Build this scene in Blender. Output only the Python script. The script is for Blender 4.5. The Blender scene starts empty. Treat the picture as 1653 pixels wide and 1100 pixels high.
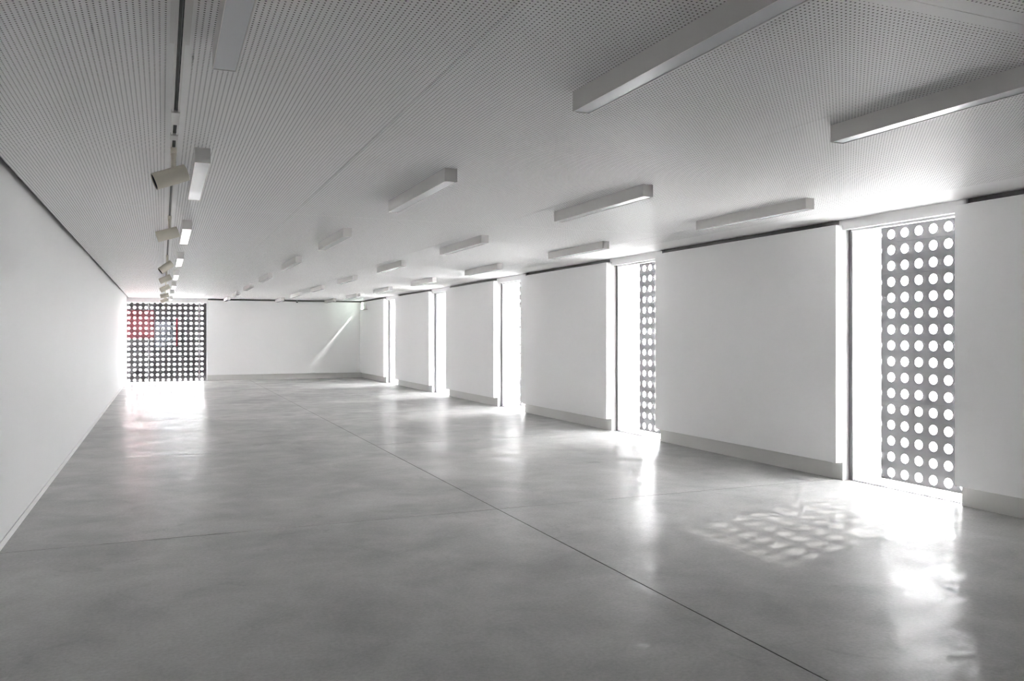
import bpy, bmesh, math, random
from mathutils import Vector, Matrix
random.seed(7)
C = bpy.context.scene.collection
SC = bpy.context.scene

# ------------------------------------------------------------------ camera
F_PX, YAW, HORIZON, EYE = 1331.36, 22.96, 540.8, 1.6
cam_d = bpy.data.cameras.new('camera')
cam = bpy.data.objects.new('camera', cam_d); C.objects.link(cam)
cam_d.sensor_fit = 'HORIZONTAL'; cam_d.sensor_width = 36.0
cam_d.lens = F_PX / 1653 * 36.0
cam_d.shift_y = (HORIZON - 550.0) / 1653.0
cam_d.clip_start = 0.05; cam_d.clip_end = 300
cam.location = (0, 0, EYE)
cam.rotation_euler = (math.radians(90), 0, -math.radians(YAW))
SC.camera = cam

# ------------------------------------------------------------------ light
SKY, SUN = 18.0, 1.6
world = bpy.data.worlds.new('overcast_sky'); SC.world = world
world.use_nodes = True
bg = world.node_tree.nodes['Background']
bg.inputs['Color'].default_value = (0.985, 0.985, 1.0, 1)
bg.inputs['Strength'].default_value = SKY

sun_d = bpy.data.lights.new('sun', 'SUN')
sun = bpy.data.objects.new('sun', sun_d); C.objects.link(sun)
sun_d.energy = SUN; sun_d.angle = math.radians(1.4); sun_d.color = (1.0, 0.97, 0.93)
sun_dir = Vector((-0.947, -0.322, -0.56))          # the way its light travels
sun.rotation_euler = sun_dir.to_track_quat('-Z', 'Y').to_euler()
sun.location = (20, 10, 15)

SC.view_settings.view_transform = 'Standard'
SC.view_settings.look = 'None'
SC.view_settings.gamma = 1.0
SC.view_settings.use_curve_mapping = False
SC.view_settings.exposure = 2.1
SC.cycles.max_bounces = 14
SC.cycles.diffuse_bounces = 8
SC.cycles.glossy_bounces = 5
SC.cycles.transparent_max_bounces = 24
SC.cycles.sample_clamp_indirect = 10.0
SC.cycles.pixel_filter_type = 'BOX'
SC.cycles.filter_width = 1.0

# ------------------------------------------------------------------ sizes
H = 2.863                     # ceiling
XL, XP, XC = -1.11, 6.785, 6.89   # left wall, right panels' face, right wall core (plinth face)
XG, XO = 6.975, 7.40          # glazing line, outer face of right wall
YB, YP, YC, YO = -3.0, 30.58, 30.68, 30.76
OPEN = [(5.46, 6.93), (10.53, 12.0), (15.56, 17.07), (20.43, 21.93), (25.49, 27.01)]
PAN_Z0, PAN_Z1 = 0.195, 2.805
LINTEL = 2.753
FX0, FX1 = XL, 1.41           # far window
FLINT = 2.70

# ------------------------------------------------------------------ helpers
def new_bm(): return bmesh.new()

def add_box(bm, x0, x1, y0, y1, z0, z1):
    v = [bm.verts.new(p) for p in ((x0,y0,z0),(x1,y0,z0),(x1,y1,z0),(x0,y1,z0),(x0,y0,z1),(x1,y0,z1),(x1,y1,z1),(x0,y1,z1))]
    for f in ((3,2,1,0),(4,5,6,7),(0,1,5,4),(1,2,6,5),(2,3,7,6),(3,0,4,7)):
        bm.faces.new([v[i] for i in f])

def box_bm(*a):
    bm = new_bm(); add_box(bm, *a); return bm

def bev(bm, w, seg=2):
    bmesh.ops.bevel(bm, geom=list(bm.edges), offset=w, segments=seg, affect='EDGES', profile=0.5)
    return bm

def lathe(bm, prof, n=32, mat=None):
    """prof: (radius, z) pairs; closed where the radius is 0"""
    rings = []
    for r, z in prof:
        if r < 1e-6: rings.append([bm.verts.new((0, 0, z))])
        else: rings.append([bm.verts.new((r*math.cos(2*math.pi*k/n), r*math.sin(2*math.pi*k/n), z)) for k in range(n)])
    for a, b in zip(rings, rings[1:]):
        for k in range(n):
            q = [a[k % len(a)], a[(k+1) % n % len(a)], b[(k+1) % n % len(b)], b[k % len(b)]]
            u = []
            for w in q:
                if w not in u: u.append(w)
            if len(u) > 2: bm.faces.new(u)
    if mat is not None: bmesh.ops.transform(bm, matrix=mat, verts=[v for r in rings for v in r])

def mesh(bm, name, m, smooth=None):
    bmesh.ops.recalc_face_normals(bm, faces=list(bm.faces))
    me = bpy.data.meshes.new(name); bm.to_mesh(me); bm.free()
    if m: me.materials.append(m)
    if smooth is not None:
        for p in me.polygons: p.use_smooth = True
        me.set_sharp_from_angle(angle=math.radians(smooth))
    return me

def obj(name, bm, m, parent=None, smooth=None, loc=None):
    me = bm if isinstance(bm, bpy.types.Mesh) else mesh(bm, name, m, smooth)
    o = bpy.data.objects.new(name, me); C.objects.link(o)
    if parent: o.parent = parent
    if loc: o.location = loc
    return o

def tag(o, label, cat, group=None):
    o['label'] = label; o['category'] = cat
    if group: o['group'] = group
    return o

def thing(name, label, cat, loc=(0,0,0), group=None):
    o = bpy.data.objects.new(name, None); C.objects.link(o)
    o.location = loc; o.empty_display_size = 0.1
    return tag(o, label, cat, group)

def struct(name, bm, m, label, cat):
    if bm is None:
        o = bpy.data.objects.new(name, None); C.objects.link(o)
    else:
        o = obj(name, bm, m)
    o['kind'] = 'structure'; o['label'] = label; o['category'] = cat
    return o

# ------------------------------------------------------------------ materials
def mat(name, color, rough=0.5, metal=0.0, spec=0.5):
    m = bpy.data.materials.new(name); m.use_nodes = True
    b = m.node_tree.nodes['Principled BSDF']
    b.inputs['Base Color'].default_value = (*color, 1)
    b.inputs['Roughness'].default_value = rough
    b.inputs['Metallic'].default_value = metal
    b.inputs['Specular IOR Level'].default_value = spec
    return m

class N:
    """small node-graph helper"""
    def __init__(s, m): s.t = m.node_tree; s.b = s.t.nodes.get('Principled BSDF')
    def n(s, k, **kw):
        x = s.t.nodes.new(k)
        for a, v in kw.items(): setattr(x, a, v)
        return x
    def l(s, a, b): s.t.links.new(a, b)
    def math(s, op, a, b=None, clamp=False):
        x = s.n('ShaderNodeMath', operation=op, use_clamp=clamp)
        for i, v in enumerate((a, b)):
            if v is None: continue
            if isinstance(v, (int, float)): x.inputs[i].default_value = v
            else: s.l(v, x.inputs[i])
        return x.outputs[0]
    def pos(s): return s.n('ShaderNodeNewGeometry').outputs['Position']
    def noise(s, vec, scale, detail=4, rough=0.5, dist=0.0):
        x = s.n('ShaderNodeTexNoise'); s.l(vec, x.inputs['Vector'])
        x.inputs['Scale'].default_value = scale; x.inputs['Detail'].default_value = detail
        x.inputs['Roughness'].default_value = rough; x.inputs['Distortion'].default_value = dist
        return x.outputs['Fac']
    def remap(s, v, a, b, c, d):
        x = s.n('ShaderNodeMapRange'); s.l(v, x.inputs['Value'])
        for i, q in zip(('From Min','From Max','To Min','To Max'), (a,b,c,d)): x.inputs[i].default_value = q
        return x.outputs['Result']
    def mix(s, f, a, b):
        x = s.n('ShaderNodeMix', data_type='RGBA')
        if isinstance(f, float): x.inputs[0].default_value = f
        else: s.l(f, x.inputs[0])
        for i, v in ((6, a), (7, b)):
            if isinstance(v, tuple): x.inputs[i].default_value = (*v, 1)
            else: s.l(v, x.inputs[i])
        return x.outputs[2]
    def bump(s, h, strength, dist):
        x = s.n('ShaderNodeBump'); s.l(h, x.inputs['Height'])
        x.inputs['Strength'].default_value = strength; x.inputs['Distance'].default_value = dist
        s.l(x.outputs[0], s.b.inputs['Normal'])

def paint(name, color, rough, var=0.03):
    m = mat(name, color, rough); g = N(m); p = g.pos()
    f = g.noise(p, 1.1, 3)
    c2 = tuple(x*(1-var) for x in color)
    g.l(g.mix(f, color, c2), g.b.inputs['Base Color'])
    g.bump(g.noise(p, 180, 2), 0.05, 0.001)
    return m

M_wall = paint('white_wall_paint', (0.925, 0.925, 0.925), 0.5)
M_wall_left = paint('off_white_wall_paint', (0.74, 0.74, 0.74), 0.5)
M_rev = paint('white_reveal_paint', (0.925, 0.925, 0.925), 0.5)
M_plinth = paint('light_grey_plinth_paint', (0.72, 0.715, 0.695), 0.45)
M_fix = mat('white_powder_coat', (0.80, 0.785, 0.77), 0.4)
M_diff = mat('opal_acrylic', (0.80, 0.81, 0.84), 0.22)
M_dark = mat('dark_shadow_gap_profile', (0.30, 0.29, 0.29), 0.55)
M_black = mat('black_plastic', (0.012, 0.012, 0.014), 0.45)
M_cream = mat('cream_enamel', (0.71, 0.665, 0.575), 0.42)
M_steel = mat('grey_aluminium_frame', (0.22, 0.22, 0.225), 0.35, 0.6)
M_sheet = mat('dark_grey_perforated_metal', (0.045, 0.045, 0.048), 0.5, 0.0)
M_plenum = mat('raw_dark_plenum', (0.12, 0.12, 0.12), 0.9)
M_ground = mat('pale_outdoor_paving', (0.65, 0.65, 0.64), 0.9)
M_blocker = mat('pale_blocker_render', (0.85, 0.85, 0.85), 0.9)  # for the added overhang and block that shape the daylight
M_joint = mat('dark_joint_filler', (0.06, 0.06, 0.058), 0.9)

def concrete():
    """sealed concrete: matt body under a thin, weakly reflecting sealer"""
    m = bpy.data.materials.new('polished_concrete'); m.use_nodes = True
    m.node_tree.nodes.clear(); g = N(m); p = g.pos()
    a = g.noise(p, 0.35, 5, 0.6, 0.6)
    b = g.noise(p, 1.6, 8, 0.65, 0.4)
    f = g.math('ADD', g.math('MULTIPLY', a, 0.55), g.math('MULTIPLY', b, 0.45))
    f = g.remap(f, 0.34, 0.66, 0, 1)
    col = g.mix(f, FLOOR_A, FLOOR_B)
    scuff = g.remap(g.noise(p, 2.1, 7, 0.7, 1.0), 0.60, 0.72, 0.0, 0.35)      # worn darker patches
    col = g.mix(scuff, col, (0.27, 0.27, 0.265))
    fine = g.remap(g.noise(p, 45, 6, 0.7), 0.35, 0.65, 0.90, 1.06)
    x = g.n('ShaderNodeVectorMath', operation='SCALE'); g.l(col, x.inputs[0]); g.l(fine, x.inputs['Scale'])
    df = g.n('ShaderNodeBsdfDiffuse'); g.l(x.outputs[0], df.inputs['Color'])
    gl = g.n('ShaderNodeBsdfGlossy'); gl2 = g.n('ShaderNodeBsdfGlossy'); both = g.n('ShaderNodeMixShader')
    g.l(g.remap(g.noise(p, 0.9, 6, 0.6, 0.5), 0.3, 0.7, 0.14, 0.26), gl.inputs['Roughness'])
    g.l(g.remap(g.noise(p, 2.4, 6, 0.6, 0.5), 0.3, 0.7, 0.36, 0.46), gl2.inputs['Roughness'])
    both.inputs[0].default_value = 0.3
    g.l(gl.outputs[0], both.inputs[1]); g.l(gl2.outputs[0], both.inputs[2])
    h = g.math('ADD', g.noise(p, 3.2, 3), g.math('MULTIPLY', g.noise(p, 11, 3), 0.12))
    bp = g.n('ShaderNodeBump'); g.l(h, bp.inputs['Height'])
    bp.inputs['Strength'].default_value = 0.8; bp.inputs['Distance'].default_value = 0.022
    g.l(bp.outputs[0], gl.inputs['Normal']); g.l(bp.outputs[0], gl2.inputs['Normal'])
    lw = g.n('ShaderNodeLayerWeight'); lw.inputs['Blend'].default_value = 0.5
    fac = g.math('ADD', GLOSS0, g.math('MULTIPLY', g.math('POWER', lw.outputs['Facing'], 7.0), GLOSS1))
    fac = g.math('MULTIPLY', fac, g.remap(g.noise(p, 1.3, 8, 0.68, 0.8), 0.32, 0.68, 0.4, 1.6))
    mx = g.n('ShaderNodeMixShader'); out = g.n('ShaderNodeOutputMaterial')
    g.l(fac, mx.inputs[0]); g.l(df.outputs[0], mx.inputs[1]); g.l(both.outputs[0], mx.inputs[2]); g.l(mx.outputs[0], out.inputs[0])
    return m
FLOOR_A, FLOOR_B = (0.385, 0.383, 0.378), (0.63, 0.63, 0.62)
GLOSS0, GLOSS1 = 0.018, 0.52
M_floor = concrete()

PITCH, HOLE = 0.0232, 0.0042
TRACK_X = 0.068
JX = [1.25, 3.54, 5.83]
JY = [2.28, 8.83, 13.17, 17.5, 21.85, 26.2]
def perforated():
    m = mat('perforated_acoustic_board', (0.8, 0.8, 0.8), 0.5); g = N(m); p = g.pos()
    sp = g.n('ShaderNodeSeparateXYZ'); g.l(p, sp.inputs[0]); X, Y = sp.outputs[0], sp.outputs[1]
    def cell(v):
        return g.math('SUBTRACT', g.math('FRACT', g.math('DIVIDE', v, PITCH)), 0.5)
    cx, cy = cell(X), cell(Y)
    d = g.math('SQRT', g.math('ADD', g.math('MULTIPLY', cx, cx), g.math('MULTIPLY', cy, cy)))
    hole = g.math('LESS_THAN', d, HOLE / PITCH)
    def away(v, at, w): return g.math('GREATER_THAN', g.math('ABSOLUTE', g.math('SUBTRACT', v, at)), w)
    k = hole
    for at, w in [(2.28, 0.075)] + [(y, 0.012) for y in JY[1:]]: k = g.math('MULTIPLY', k, away(Y, at, w))
    for at, w in [(TRACK_X, 0.05)]: k = g.math('MULTIPLY', k, away(X, at, w))
    k = g.math('MULTIPLY', k, g.math('LESS_THAN', X, 6.30))
    g.l(g.mix(k, (0.93, 0.925, 0.925), (0.17, 0.17, 0.17)), g.b.inputs['Base Color'])
    g.l(g.math('SUBTRACT', 0.5, g.math('MULTIPLY', k, 0.5)), g.b.inputs['Specular IOR Level'])
    return m
M_ceil = perforated()

def glass(name, tint=(0.985, 0.985, 0.985)):
    m = bpy.data.materials.new(name); m.use_nodes = True
    t = m.node_tree; t.nodes.clear(); g = N(m)
    out = g.n('ShaderNodeOutputMaterial'); mx = g.n('ShaderNodeMixShader')
    tr = g.n('ShaderNodeBsdfTransparent'); tr.inputs[0].default_value = (*tint, 1)
    gl = g.n('ShaderNodeBsdfGlossy'); gl.inputs['Roughness'].default_value = 0.0
    lw = g.n('ShaderNodeLayerWeight'); lw.inputs['Blend'].default_value = 0.5
    f = g.math('ADD', 0.045, g.math('MULTIPLY', g.math('POWER', lw.outputs['Facing'], 5.0), 0.95))
    g.l(f, mx.inputs[0]); g.l(tr.outputs[0], mx.inputs[1]); g.l(gl.outputs[0], mx.inputs[2]); g.l(mx.outputs[0], out.inputs[0])
    return m
M_glass = glass('clear_double_glazing')

def film(name, tint, diff, amount):
    m = bpy.data.materials.new(name); m.use_nodes = True
    t = m.node_tree; t.nodes.clear(); g = N(m)
    out = g.n('ShaderNodeOutputMaterial'); mx = g.n('ShaderNodeMixShader'); mx.inputs[0].default_value = amount
    tr = g.n('ShaderNodeBsdfTransparent'); tr.inputs[0].default_value = (*tint, 1)
    ad = g.n('ShaderNodeAddShader')
    df = g.n('ShaderNodeBsdfDiffuse'); df.inputs[0].default_value = (*diff, 1)
    tl = g.n('ShaderNodeBsdfTranslucent'); tl.inputs[0].default_value = (0, 0, 0, 1)
    g.l(df.outputs[0], ad.inputs[0]); g.l(tl.outputs[0], ad.inputs[1])
    g.l(tr.outputs[0], mx.inputs[1]); g.l(ad.outputs[0], mx.inputs[2]); g.l(mx.outputs[0], out.inputs[0])
    return m
M_redfilm = film('red_translucent_vinyl', (1.0, 0.74, 0.76), (0.42, 0.24, 0.26), 0.28)
M_redline = film('red_vinyl_strip', (0.8, 0.35, 0.38), (0.45, 0.10, 0.13), 0.7)
M_whitefilm = film('frosted_vinyl', (0.95, 0.97, 1.0), (0.6, 0.62, 0.64), 0.15)

def emit(name, color, s):
    m = mat(name, (0.8, 0.85, 0.8), 0.4); b = m.node_tree.nodes['Principled BSDF']
    b.inputs['Emission Color'].default_value = (*color, 1); b.inputs['Emission Strength'].default_value = s
    return m

# ------------------------------------------------------------------ the setting
ground = struct('ground', box_bm(-40, 60, -40, 80, -0.16, -0.06), M_ground, 'pale paved ground outside the perforated screens', 'ground')

ob = struct('daylight_blocker', box_bm(-20, 5.0, 40.0, 48.0, -0.06, 11.0), M_blocker, 'pale plain block added outside beyond the far window to dim its daylight', 'daylight blocker')  # added block, lowers the daylight coming through the far window
floor = struct('floor', box_bm(XL-0.3, XO, YB-0.3, YO, -0.058, -0.0022), M_joint, 'polished grey concrete floor cut into large slabs by thin joints', 'floor')
ys = [YB-0.25, 2.05, 7.02, 11.82, 16.7, 21.6, 26.5, YO-0.02]
for xa, xb in ((XL-0.25, 2.83), (2.83, XG+0.03)):
    for ya, yb in zip(ys, ys[1:]):
        g = 0.005
        obj('floor_slab', box_bm(xa+g, xb-g, ya+g, yb-g, -0.002, 0.0), M_floor, floor)

roof = struct('roof', box_bm(XL-0.35, XO, YB-0.35, YO+0.3, 2.97, 3.15), M_plenum, 'dark roof slab above the suspended ceiling', 'roof')
obj('added_overhang', box_bm(XO+0.06, 9.0, YB-0.35, YO+0.3, 2.97, 3.12), M_blocker, roof)  # added overhang out of view, cuts high sky light on sills and floor
ceiling = struct('ceiling', None, None, 'white suspended ceiling of finely perforated boards', 'ceiling')
cy = [YB] + JY + [YC+0.02]
g = 0.0015
for ya, yb in zip(cy, cy[1:]):
    xs = [XL+0.05, TRACK_X] + JX + [XC-0.012]
    for xa, xb in zip(xs, xs[1:]):
        obj('ceiling_panel', box_bm(xa+g, xb-g, ya+g, yb-g, H, H+0.018), M_ceil, ceiling)

# left wall
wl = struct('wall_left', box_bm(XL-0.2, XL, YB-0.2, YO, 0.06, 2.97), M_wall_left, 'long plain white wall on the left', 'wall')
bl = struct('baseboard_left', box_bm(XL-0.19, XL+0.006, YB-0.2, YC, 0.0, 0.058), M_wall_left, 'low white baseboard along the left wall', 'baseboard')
# wall behind the camera
struct('wall_back', box_bm(XL, XO, YB-0.2, YB, 0.0, 2.97), M_wall, 'white wall behind the camera', 'wall')

# right wall: core with openings, clad panels, recessed plinths
bm = new_bm()
segs = []
y = YB
for a, b in OPEN:
    segs.append((y, a)); y = b
segs.append((y, YC+0.06))
for k, (a, b) in enumerate(segs):
    e0 = 0.05 if k else 0.0
    e1 = 0.05 if k < len(segs)-1 else 0.0
    add_box(bm, XC, 7.02, a, b, 0.0, PAN_Z1-0.002)
    add_box(bm, 7.02, XO-0.002, a-e0, b+e1, 0.0, 2.969)
for a, b in OPEN:
    add_box(bm, XC-0.008, XG-0.02, a-0.045, b+0.05, LINTEL, H-0.001)
    add_box(bm, XG-0.02, XO-0.002, a-0.045, b+0.05, LINTEL+0.06, 2.969)
wr = struct('wall_right', bm, M_rev, 'white right wall with five tall window openings', 'wall')
for k, (a, b) in enumerate(segs):
    obj('wall_panel', bev(box_bm(XP, XC-0.001, a, min(b, YP), PAN_Z0, PAN_Z1), 0.002, 1), M_wall, wr)
    obj('plinth', box_bm(XC-0.006, XC-0.0005, a, min(b, YC), 0.001, PAN_Z0-0.001), M_plinth, wr)
for n, (a, b) in enumerate(segs):
    a2 = a + (0.05 if n else 0); b2 = b - (0.045 if n < len(segs)-1 else 0)
    bm = new_bm()
    add_box(bm, XC+0.02, XC+0.03, a2, b2, PAN_Z1, 2.93)
    add_box(bm, XP+0.03, XC+0.03, a2, b2, PAN_Z1+0.0005, PAN_Z1+0.004)
    struct('trim_%d' % (n+1), bm, M_dark, 'dark shadow gap profile above right wall panel %d from the camera' % (n+1), 'trim')

# far wall
bm = new_bm()
add_box(bm, FX1+0.04, XC, YC, YO-0.002, 0.0, PAN_Z1-0.002)
add_box(bm, FX0-0.02, FX1+0.04, YC-0.06, YO-0.002, FLINT, 2.969)
wf = struct('wall_far', bm, M_rev, 'white far wall with a floor to ceiling window at its left', 'wall')
obj('wall_panel', bev(box_bm(FX1+0.045, XP, YP, YC-0.001, PAN_Z0, PAN_Z1), 0.002, 1), M_wall, wf)
obj('plinth', box_bm(FX1+0.04, XC, YC-0.006, YC-0.0005, 0.001, PAN_Z0-0.001), M_plinth, wf)
bm = new_bm()
add_box(bm, FX1+0.045, XC+0.02, YC+0.02, YC+0.03, PAN_Z1, 2.93)
add_box(bm, FX1+0.045, XC+0.02, YP+0.03, YC+0.03, PAN_Z1+0.0005, PAN_Z1+0.004)
struct('trim_7', bm, M_dark, 'dark shadow gap profile above the far wall panel', 'trim')

# windows in the right wall: grey jamb profiles, white head track, double glazing, white sill
ORD = ['nearest', 'second', 'third', 'fourth', 'fifth']
for n, (a, b) in enumerate(OPEN):
    w = struct('window_%d' % (n+1), None, None, 'tall narrow floor to ceiling window, %s of five along the right wall' % ORD[n], 'window')
    obj('jamb', bev(box_bm(XG-0.005, 7.019, b-0.05, b, 0.0, LINTEL+0.059), 0.003, 1), M_steel, w)
    obj('jamb', bev(box_bm(XG-0.005, 7.019, a, a+0.05, 0.0, LINTEL+0.059), 0.003, 1), M_steel, w)
    obj('head_track', box_bm(XG-0.018, 7.03, a+0.05, b-0.05, LINTEL-0.02, LINTEL+0.059), M_rev, w)
    obj('bottom_channel', box_bm(XG-0.012, XG+0.002, a+0.02, b-0.02, -0.006, 0.006), M_steel, w)
    obj('sill', box_bm(7.032, XO-0.003, a+0.05, b-0.05, -0.05, 0.003), M_rev, w)
    for xg in (XG+0.002, XG+0.030):
        obj('pane', box_bm(xg, xg+0.006, a+0.05, b-0.05, 0.004, LINTEL-0.02), M_glass, w)
    pl = bpy.data.lights.new('daylight_opening', 'AREA'); pl.shape = 'RECTANGLE'
    pl.size = 2.85; pl.size_y = b-a-0.1; pl.cycles.is_portal = True
    po = bpy.data.objects.new('daylight_opening', pl); C.objects.link(po)
    po.location = (XO+0.03, (a+b)/2, 1.42); po.rotation_euler = (0, math.radians(90), 0)

w6 = struct('window_6', None, None, 'wide floor to ceiling window at the left of the far wall', 'window')
obj('jamb', box_bm(FX1, FX1+0.038, YC-0.05, YO-0.003, 0.0, FLINT-0.001), M_rev, w6)
for yg in (YC+0.0, YC+0.028):
    obj('pane', box_bm(FX0+0.002, FX1-0.001, yg, yg+0.006, 0.002, FLINT-0.001), M_glass, w6)
pl = bpy.data.lights.new('daylight_opening', 'AREA'); pl.shape = 'RECTANGLE'
pl.size = FX1-FX0; pl.size_y = 2.75; pl.cycles.is_portal = True
po = bpy.data.objects.new('daylight_opening', pl); C.objects.link(po)
po.location = ((FX0+FX1)/2, YO+0.04, 1.38); po.rotation_euler = (math.radians(-90), 0, 0)

# ------------------------------------------------------------------ perforated screens
def sheet(us, vs, u0, u1, v0, v1, r, th, n=20):
    """flat sheet in (u, v) with round holes at us x vs, thickness th along w (0..th)"""
    bm = new_bm()
    ue = [u0] + [(a+b)/2 for a, b in zip(us, us[1:])] + [u1]
    ve = [v0] + [(a+b)/2 for a, b in zip(vs, vs[1:])] + [v1]
    for i, cu in enumerate(us):
        for j, cv in enumerate(vs):
            a0, a1, b0, b1 = ue[i], ue[i+1], ve[j], ve[j+1]
            angs = sorted(set([round(2*math.pi*k/n, 6) for k in range(n)] +
                    [round(math.atan2(y-cv, x-cu) % (2*math.pi), 6) for x in (a0, a1) for y in (b0, b1)]))
            rings = []
            for w in (0, th):
                ci, sq = [], []
                for t in angs:
                    c, s = math.cos(t), math.sin(t)
                    ci.append(bm.verts.new((cu+r*c, cv+r*s, w)))
                    k = min([x for x in ((a1-cu)/c if c > 1e-9 else 9, (a0-cu)/c if c < -1e-9 else 9,
                                         (b1-cv)/s if s > 1e-9 else 9, (b0-cv)/s if s < -1e-9 else 9)])
                    sq.append(bm.verts.new((cu+k*c, cv+k*s, w)))
                rings.append((ci, sq))
            m = len(angs)
            for q in range(m):
                p = (q+1) % m
                for ci, sq in rings: bm.faces.new((ci[q], sq[q], sq[p], ci[p]))
                bm.faces.new((rings[0][0][q], rings[0][0][p], rings[1][0][p], rings[1][0][q]))
    # outer edge band
    for (x0, y0, x1, y1) in ((u0,v0,u1,v0),(u1,v0,u1,v1),(u1,v1,u0,v1),(u0,v1,u0,v0)):
        bm.faces.new([bm.verts.new(p) for p in ((x0,y0,0),(x1,y1,0),(x1,y1,th),(x0,y0,th))])
    return bm

PY, PZ, HR = 0.180, 0.1754, 0.052
rows = [0.080 + PZ*k for k in range(16)]
for n, (a, b) in enumerate(OPEN):
    s = thing('perforated_screen', 'dark grey metal screen with round holes outside the %s window of the right wall' % ORD[n], 'screen', (XO+0.004, (a+b)/2, 0.0), 'perforated screens outside the right wall windows')
    us = sorted((b-0.179-PY*k)-(a+b)/2 for k in range(-1, 9))
    u0, u1 = us[0]-PY/2, us[-1]+PY/2
    zs = rows[4]+PZ*0.5 + 0.0
    for vs, v0, v1 in ((rows[:5], -0.01, zs-0.002), (rows[5:], zs+0.002, 2.86)):
        o = obj('panel', sheet(us, vs, u0, u1, v0, v1, HR, 0.006), M_sheet, s)
        o.matrix_local = Matrix(((0,0,1,0),(1,0,0,0),(0,1,0,0),(0,0,0,1)))
    obj('rail', box_bm(0.012, 0.04, u0, u1, zs-0.012, zs+0.012), M_sheet, s)

s = thing('perforated_screen', 'large dark grey metal screen with a grid of round holes outside the far window', 'screen', (0.15, YO+0.004, 0.0))
PX = 0.1785
cols = [1.268 - PX*k for k in range(14)][::-1]
rows2 = [0.052 + 0.1768*k for k in range(16)]
for cs, u0, u1 in ((cols[-1:], 1.1765, 1.50), (cols[4:-1], -0.4475, 1.1755), (cols[:4], cols[0]-0.09, -0.4485)):
    o = obj('panel', sheet([c-0.15 for c in cs], rows2, u0-0.15, u1-0.15, -0.035, 2.80, 0.045, 0.006), M_sheet, s)
    o.matrix_local = Matrix(((1,0,0,0),(0,0,1,0),(0,1,0,0),(0,0,0,1)))

# vinyl graphics stuck to the far window
yv = YC-0.0012
tag(obj('window_vinyl', box_bm(FX0+0.003, -0.26, yv-0.0006, yv, 1.47, 2.44), M_redfilm),
    'translucent red vinyl rectangle stuck on the left of the far window', 'vinyl')
tag(obj('window_vinyl', box_bm(0.43, 0.475, yv-0.0006, yv, 1.20, 2.16), M_redline),
    'thin upright red vinyl strip on the middle of the far window', 'vinyl')
lt = thing('window_vinyl', 'frosted vinyl panel with small dark glyph marks between red patch and red strip', 'vinyl', (0.05, yv-0.0006, 1.2))
obj('film', box_bm(-0.30, 0.34, -0.0, 0.0006, -0.02, 0.86), M_whitefilm, lt)
for r_ in range(6):
    z0 = 0.80 - 0.155*r_
    x = -0.27 if r_ < 2 else -0.12
    while x < 0.30:
        w = random.choice((0.012, 0.02, 0.03))
        obj('mark', box_bm(x, x+w, -0.0016, -0.0002, z0 - random.choice((0.02, 0.05, 0.075)), z0), M_black, lt)
        x += random.choice((0.035, 0.05, 0.07))

# ------------------------------------------------------------------ linear ceiling lights
LW, LH, LL = 0.100, 0.102, 1.70
def light_meshes():
    bm = new_bm()
    t = 0.004
    add_box(bm, -LW/2, -LW/2+t, 0.003, LL-0.003, -LH, 0)
    add_box(bm, LW/2-t, LW/2, 0.003, LL-0.003, -LH, 0)
    add_box(bm, -LW/2+t, LW/2-t, 0.003, LL-0.003, -0.006, 0)
    h = mesh(bm, 'housing', M_fix)
    d = mesh(box_bm(-LW/2+t+0.0005, LW/2-t-0.0005, 0.004, LL-0.004, -LH+0.003, -LH+0.007), 'diffuser', M_diff)
    e = mesh(bev(box_bm(-LW/2, LW/2, 0, 0.0025, -LH, 0), 0.0006, 1), 'end_cap', M_fix)
    return h, d, e
mh, md, me_ = light_meshes()
RX = [0.25, 2.015, 3.757, 5.505]
RY = [2.13 + 3.808*k for k in range(8)]
ROWS = ['eight in the row beside the track', 'eight in the second row from left', 'eight in the third row from left', 'eight in the row nearest the windows']
NTH = ['nearest', 'second', 'third', 'fourth', 'fifth', 'sixth', 'seventh', 'farthest']
for i, x in enumerate(RX):
    for k, y in enumerate(RY):
        t = thing('linear_ceiling_light', 'white linear ceiling light, %s of %s' % (NTH[k], ROWS[i]), 'ceiling light', (x, y, H), 'linear ceiling lights in four rows')
        obj('housing', mh, None, t); obj('diffuser', md, None, t)
        obj('end_cap', me_, None, t); obj('end_cap', me_, None, t, loc=(0, LL-0.0025, 0))

# ------------------------------------------------------------------ track and spotlights
tr = thing('lighting_track', 'long white ceiling track with a black slot carrying the spotlights', 'track', (TRACK_X, 1.0, H))
bm = new_bm(); L = 28.6
add_box(bm, -0.021, -0.010, 0, L, -0.016, 0); add_box(bm, 0.010, 0.021, 0, L, -0.016, 0)
obj('rail', bm, M_fix, tr)
obj('slot', box_bm(-0.010, 0.010, 0.002, L-0.002, -0.005, -0.001), M_black, tr)
obj('conductor', box_bm(0.003, 0.0045, 0.002, L-0.002, -0.010, -0.005), M_steel, tr)
obj('flange', box_bm(0.021, 0.040, 0, 2.85, -0.004, 0), M_fix, tr)
obj('flange', box_bm(-0.040, -0.021, 0, 2.85, -0.004, 0), M_fix, tr)
for ya, yb in ((3.98, 4.26), (4.55, 4.68)):
    obj('coupler', bev(box_bm(-0.024, 0.024, ya, yb, -0.024, -0.002), 0.003, 1), M_fix, tr)

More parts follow.
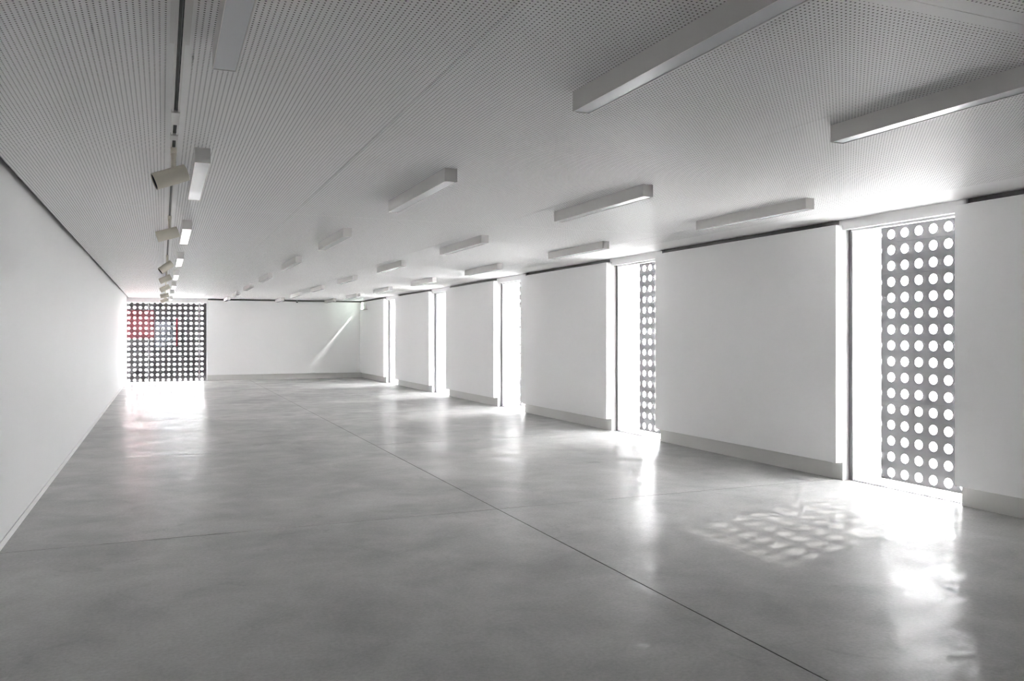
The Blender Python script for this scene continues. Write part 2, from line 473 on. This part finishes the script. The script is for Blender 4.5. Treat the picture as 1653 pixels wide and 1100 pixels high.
def spot_meshes():
    n = 40
    bm = new_bm(); R, Ls = 0.0565, 0.218
    lathe(bm, [(0, 0), (R-0.003, 0), (R, 0.003), (R, Ls-0.001), (R-0.001, Ls), (R-0.003, Ls), (R-0.003, Ls-0.05)], n)
    body = mesh(bm, 'body', M_cream, 40)
    bm = new_bm(); lathe(bm, [(R-0.0032, Ls-0.006), (R-0.004, Ls-0.04), (0.02, Ls-0.10), (0, Ls-0.10)], n)
    refl = mesh(bm, 'reflector', M_black, 40)
    ad = mesh(bev(box_bm(-0.019, 0.019, -0.065, 0.065, -0.050, -0.0165), 0.004, 2), 'adapter', M_cream)
    return body, refl, ad
mb, mr, ma = spot_meshes()
SPOTS = [(5.98, 22, -7, 'nearest'), (9.40, 18, -2, 'second from the camera'), (14.0, 38, -12, 'third from the camera'), (17.0, 26, -3, 'fourth from the camera'),
         (20.35, 28, -4, 'fifth from the camera'), (24.15, 12, -2, 'sixth from the camera'), (27.6, 30, -3, 'farthest')]
for y, tilt, yaw, nm in SPOTS:
    t = thing('track_spotlight', 'cream cylindrical spotlight tilted towards the left wall, %s on the track' % nm, 'spotlight', (TRACK_X, y, H), 'spotlights on the ceiling track')
    obj('adapter', ma, None, t)
    a, w = math.radians(tilt), math.radians(yaw)
    d = Vector((-math.cos(a)*math.cos(w), math.cos(a)*math.sin(w), -math.sin(a)))
    cen = Vector((-0.020, 0, -0.205))
    o = obj('body', mb, None, t)
    q = d.to_track_quat('Z', 'Y')
    o.rotation_mode = 'QUATERNION'; o.rotation_quaternion = q; o.location = cen - d*0.109
    obj('reflector', mr, None, o)
    bm = new_bm(); lathe(bm, [(0, -0.165), (0.016, -0.165), (0.016, -0.045), (0, -0.045)], 20)
    obj('stem', bm, M_cream, t, smooth=40)

# ------------------------------------------------------------------ small fittings in the far corner
SLOT = 32.0
e = thing('emergency_light', 'lit greenish white emergency light box high on the right wall by the far corner', 'emergency light', (XP, 29.8, 2.52))
obj('housing', bev(box_bm(-0.045, -0.0005, -0.34, 0.34, 0.0, 0.27), 0.004, 1), M_fix, e)
obj('light_panel', box_bm(-0.050, -0.0455, 0.0, 0.33, 0.012, 0.258), emit('lit_green_white_panel', (0.86, 1.0, 0.88), 4.0), e)
obj('tray', box_bm(-0.055, -0.0005, -0.50, 0.36, -0.012, -0.001), M_dark, e)
sn = thing('ceiling_sensor', 'tiny white sensor hanging from the ceiling before the far wall', 'sensor', (4.45, 30.30, H))
bm = new_bm(); lathe(bm, [(0, -0.07), (0.018, -0.07), (0.018, 0), (0, 0)], 16); obj('stem', bm, M_fix, sn, smooth=40)
bm = new_bm(); lathe(bm, [(0, -0.115), (0.028, -0.11), (0.034, -0.09), (0.028, -0.07), (0, -0.07)], 20); obj('head', bm, M_steel, sn, smooth=40)

# added slotted box and lamp throw a thin light streak down the far wall
u = Vector((-0.63, 0.0, -0.775)).normalized(); v = Vector((0, 1, 0)); n = u.cross(v)
P = Vector((-0.075, -0.45, 0.035))                       # in the emergency light's own frame
def blade(bm, a0, a1, b0, b1, n0, n1):
    k = len(bm.verts); add_box(bm, a0, a1, b0, b1, n0, n1); bm.verts.ensure_lookup_table()
    for q in bm.verts[k:]: q.co = P + u*q.co.x + v*q.co.y + n*q.co.z
bm = new_bm(); S, G = 0.045, 0.001
for n0, n1 in ((G, 0.014), (-0.014, -G)): blade(bm, -S, S, -S, S, n0, n1)
blade(bm, -S-0.004, -S, -S-0.004, S+0.004, -0.014, 0.014)
blade(bm, -S, S, -S-0.004, -S, -0.014, 0.014)
blade(bm, -S, 0.015, S, S+0.004, -0.014, 0.014)
blade(bm, S, S+0.004, -S-0.004, 0.017, -0.014, 0.014)
obj('added_light_slot', bm, M_fix, e)
ld = bpy.data.lights.new('added_slot_lamp', 'POINT'); ld.energy = SLOT; ld.shadow_soft_size = 0.0003; ld.color = (1.0, 1.0, 0.96)
lo = bpy.data.objects.new('added_slot_lamp', ld); C.objects.link(lo); lo.location = Vector(e.location) + P
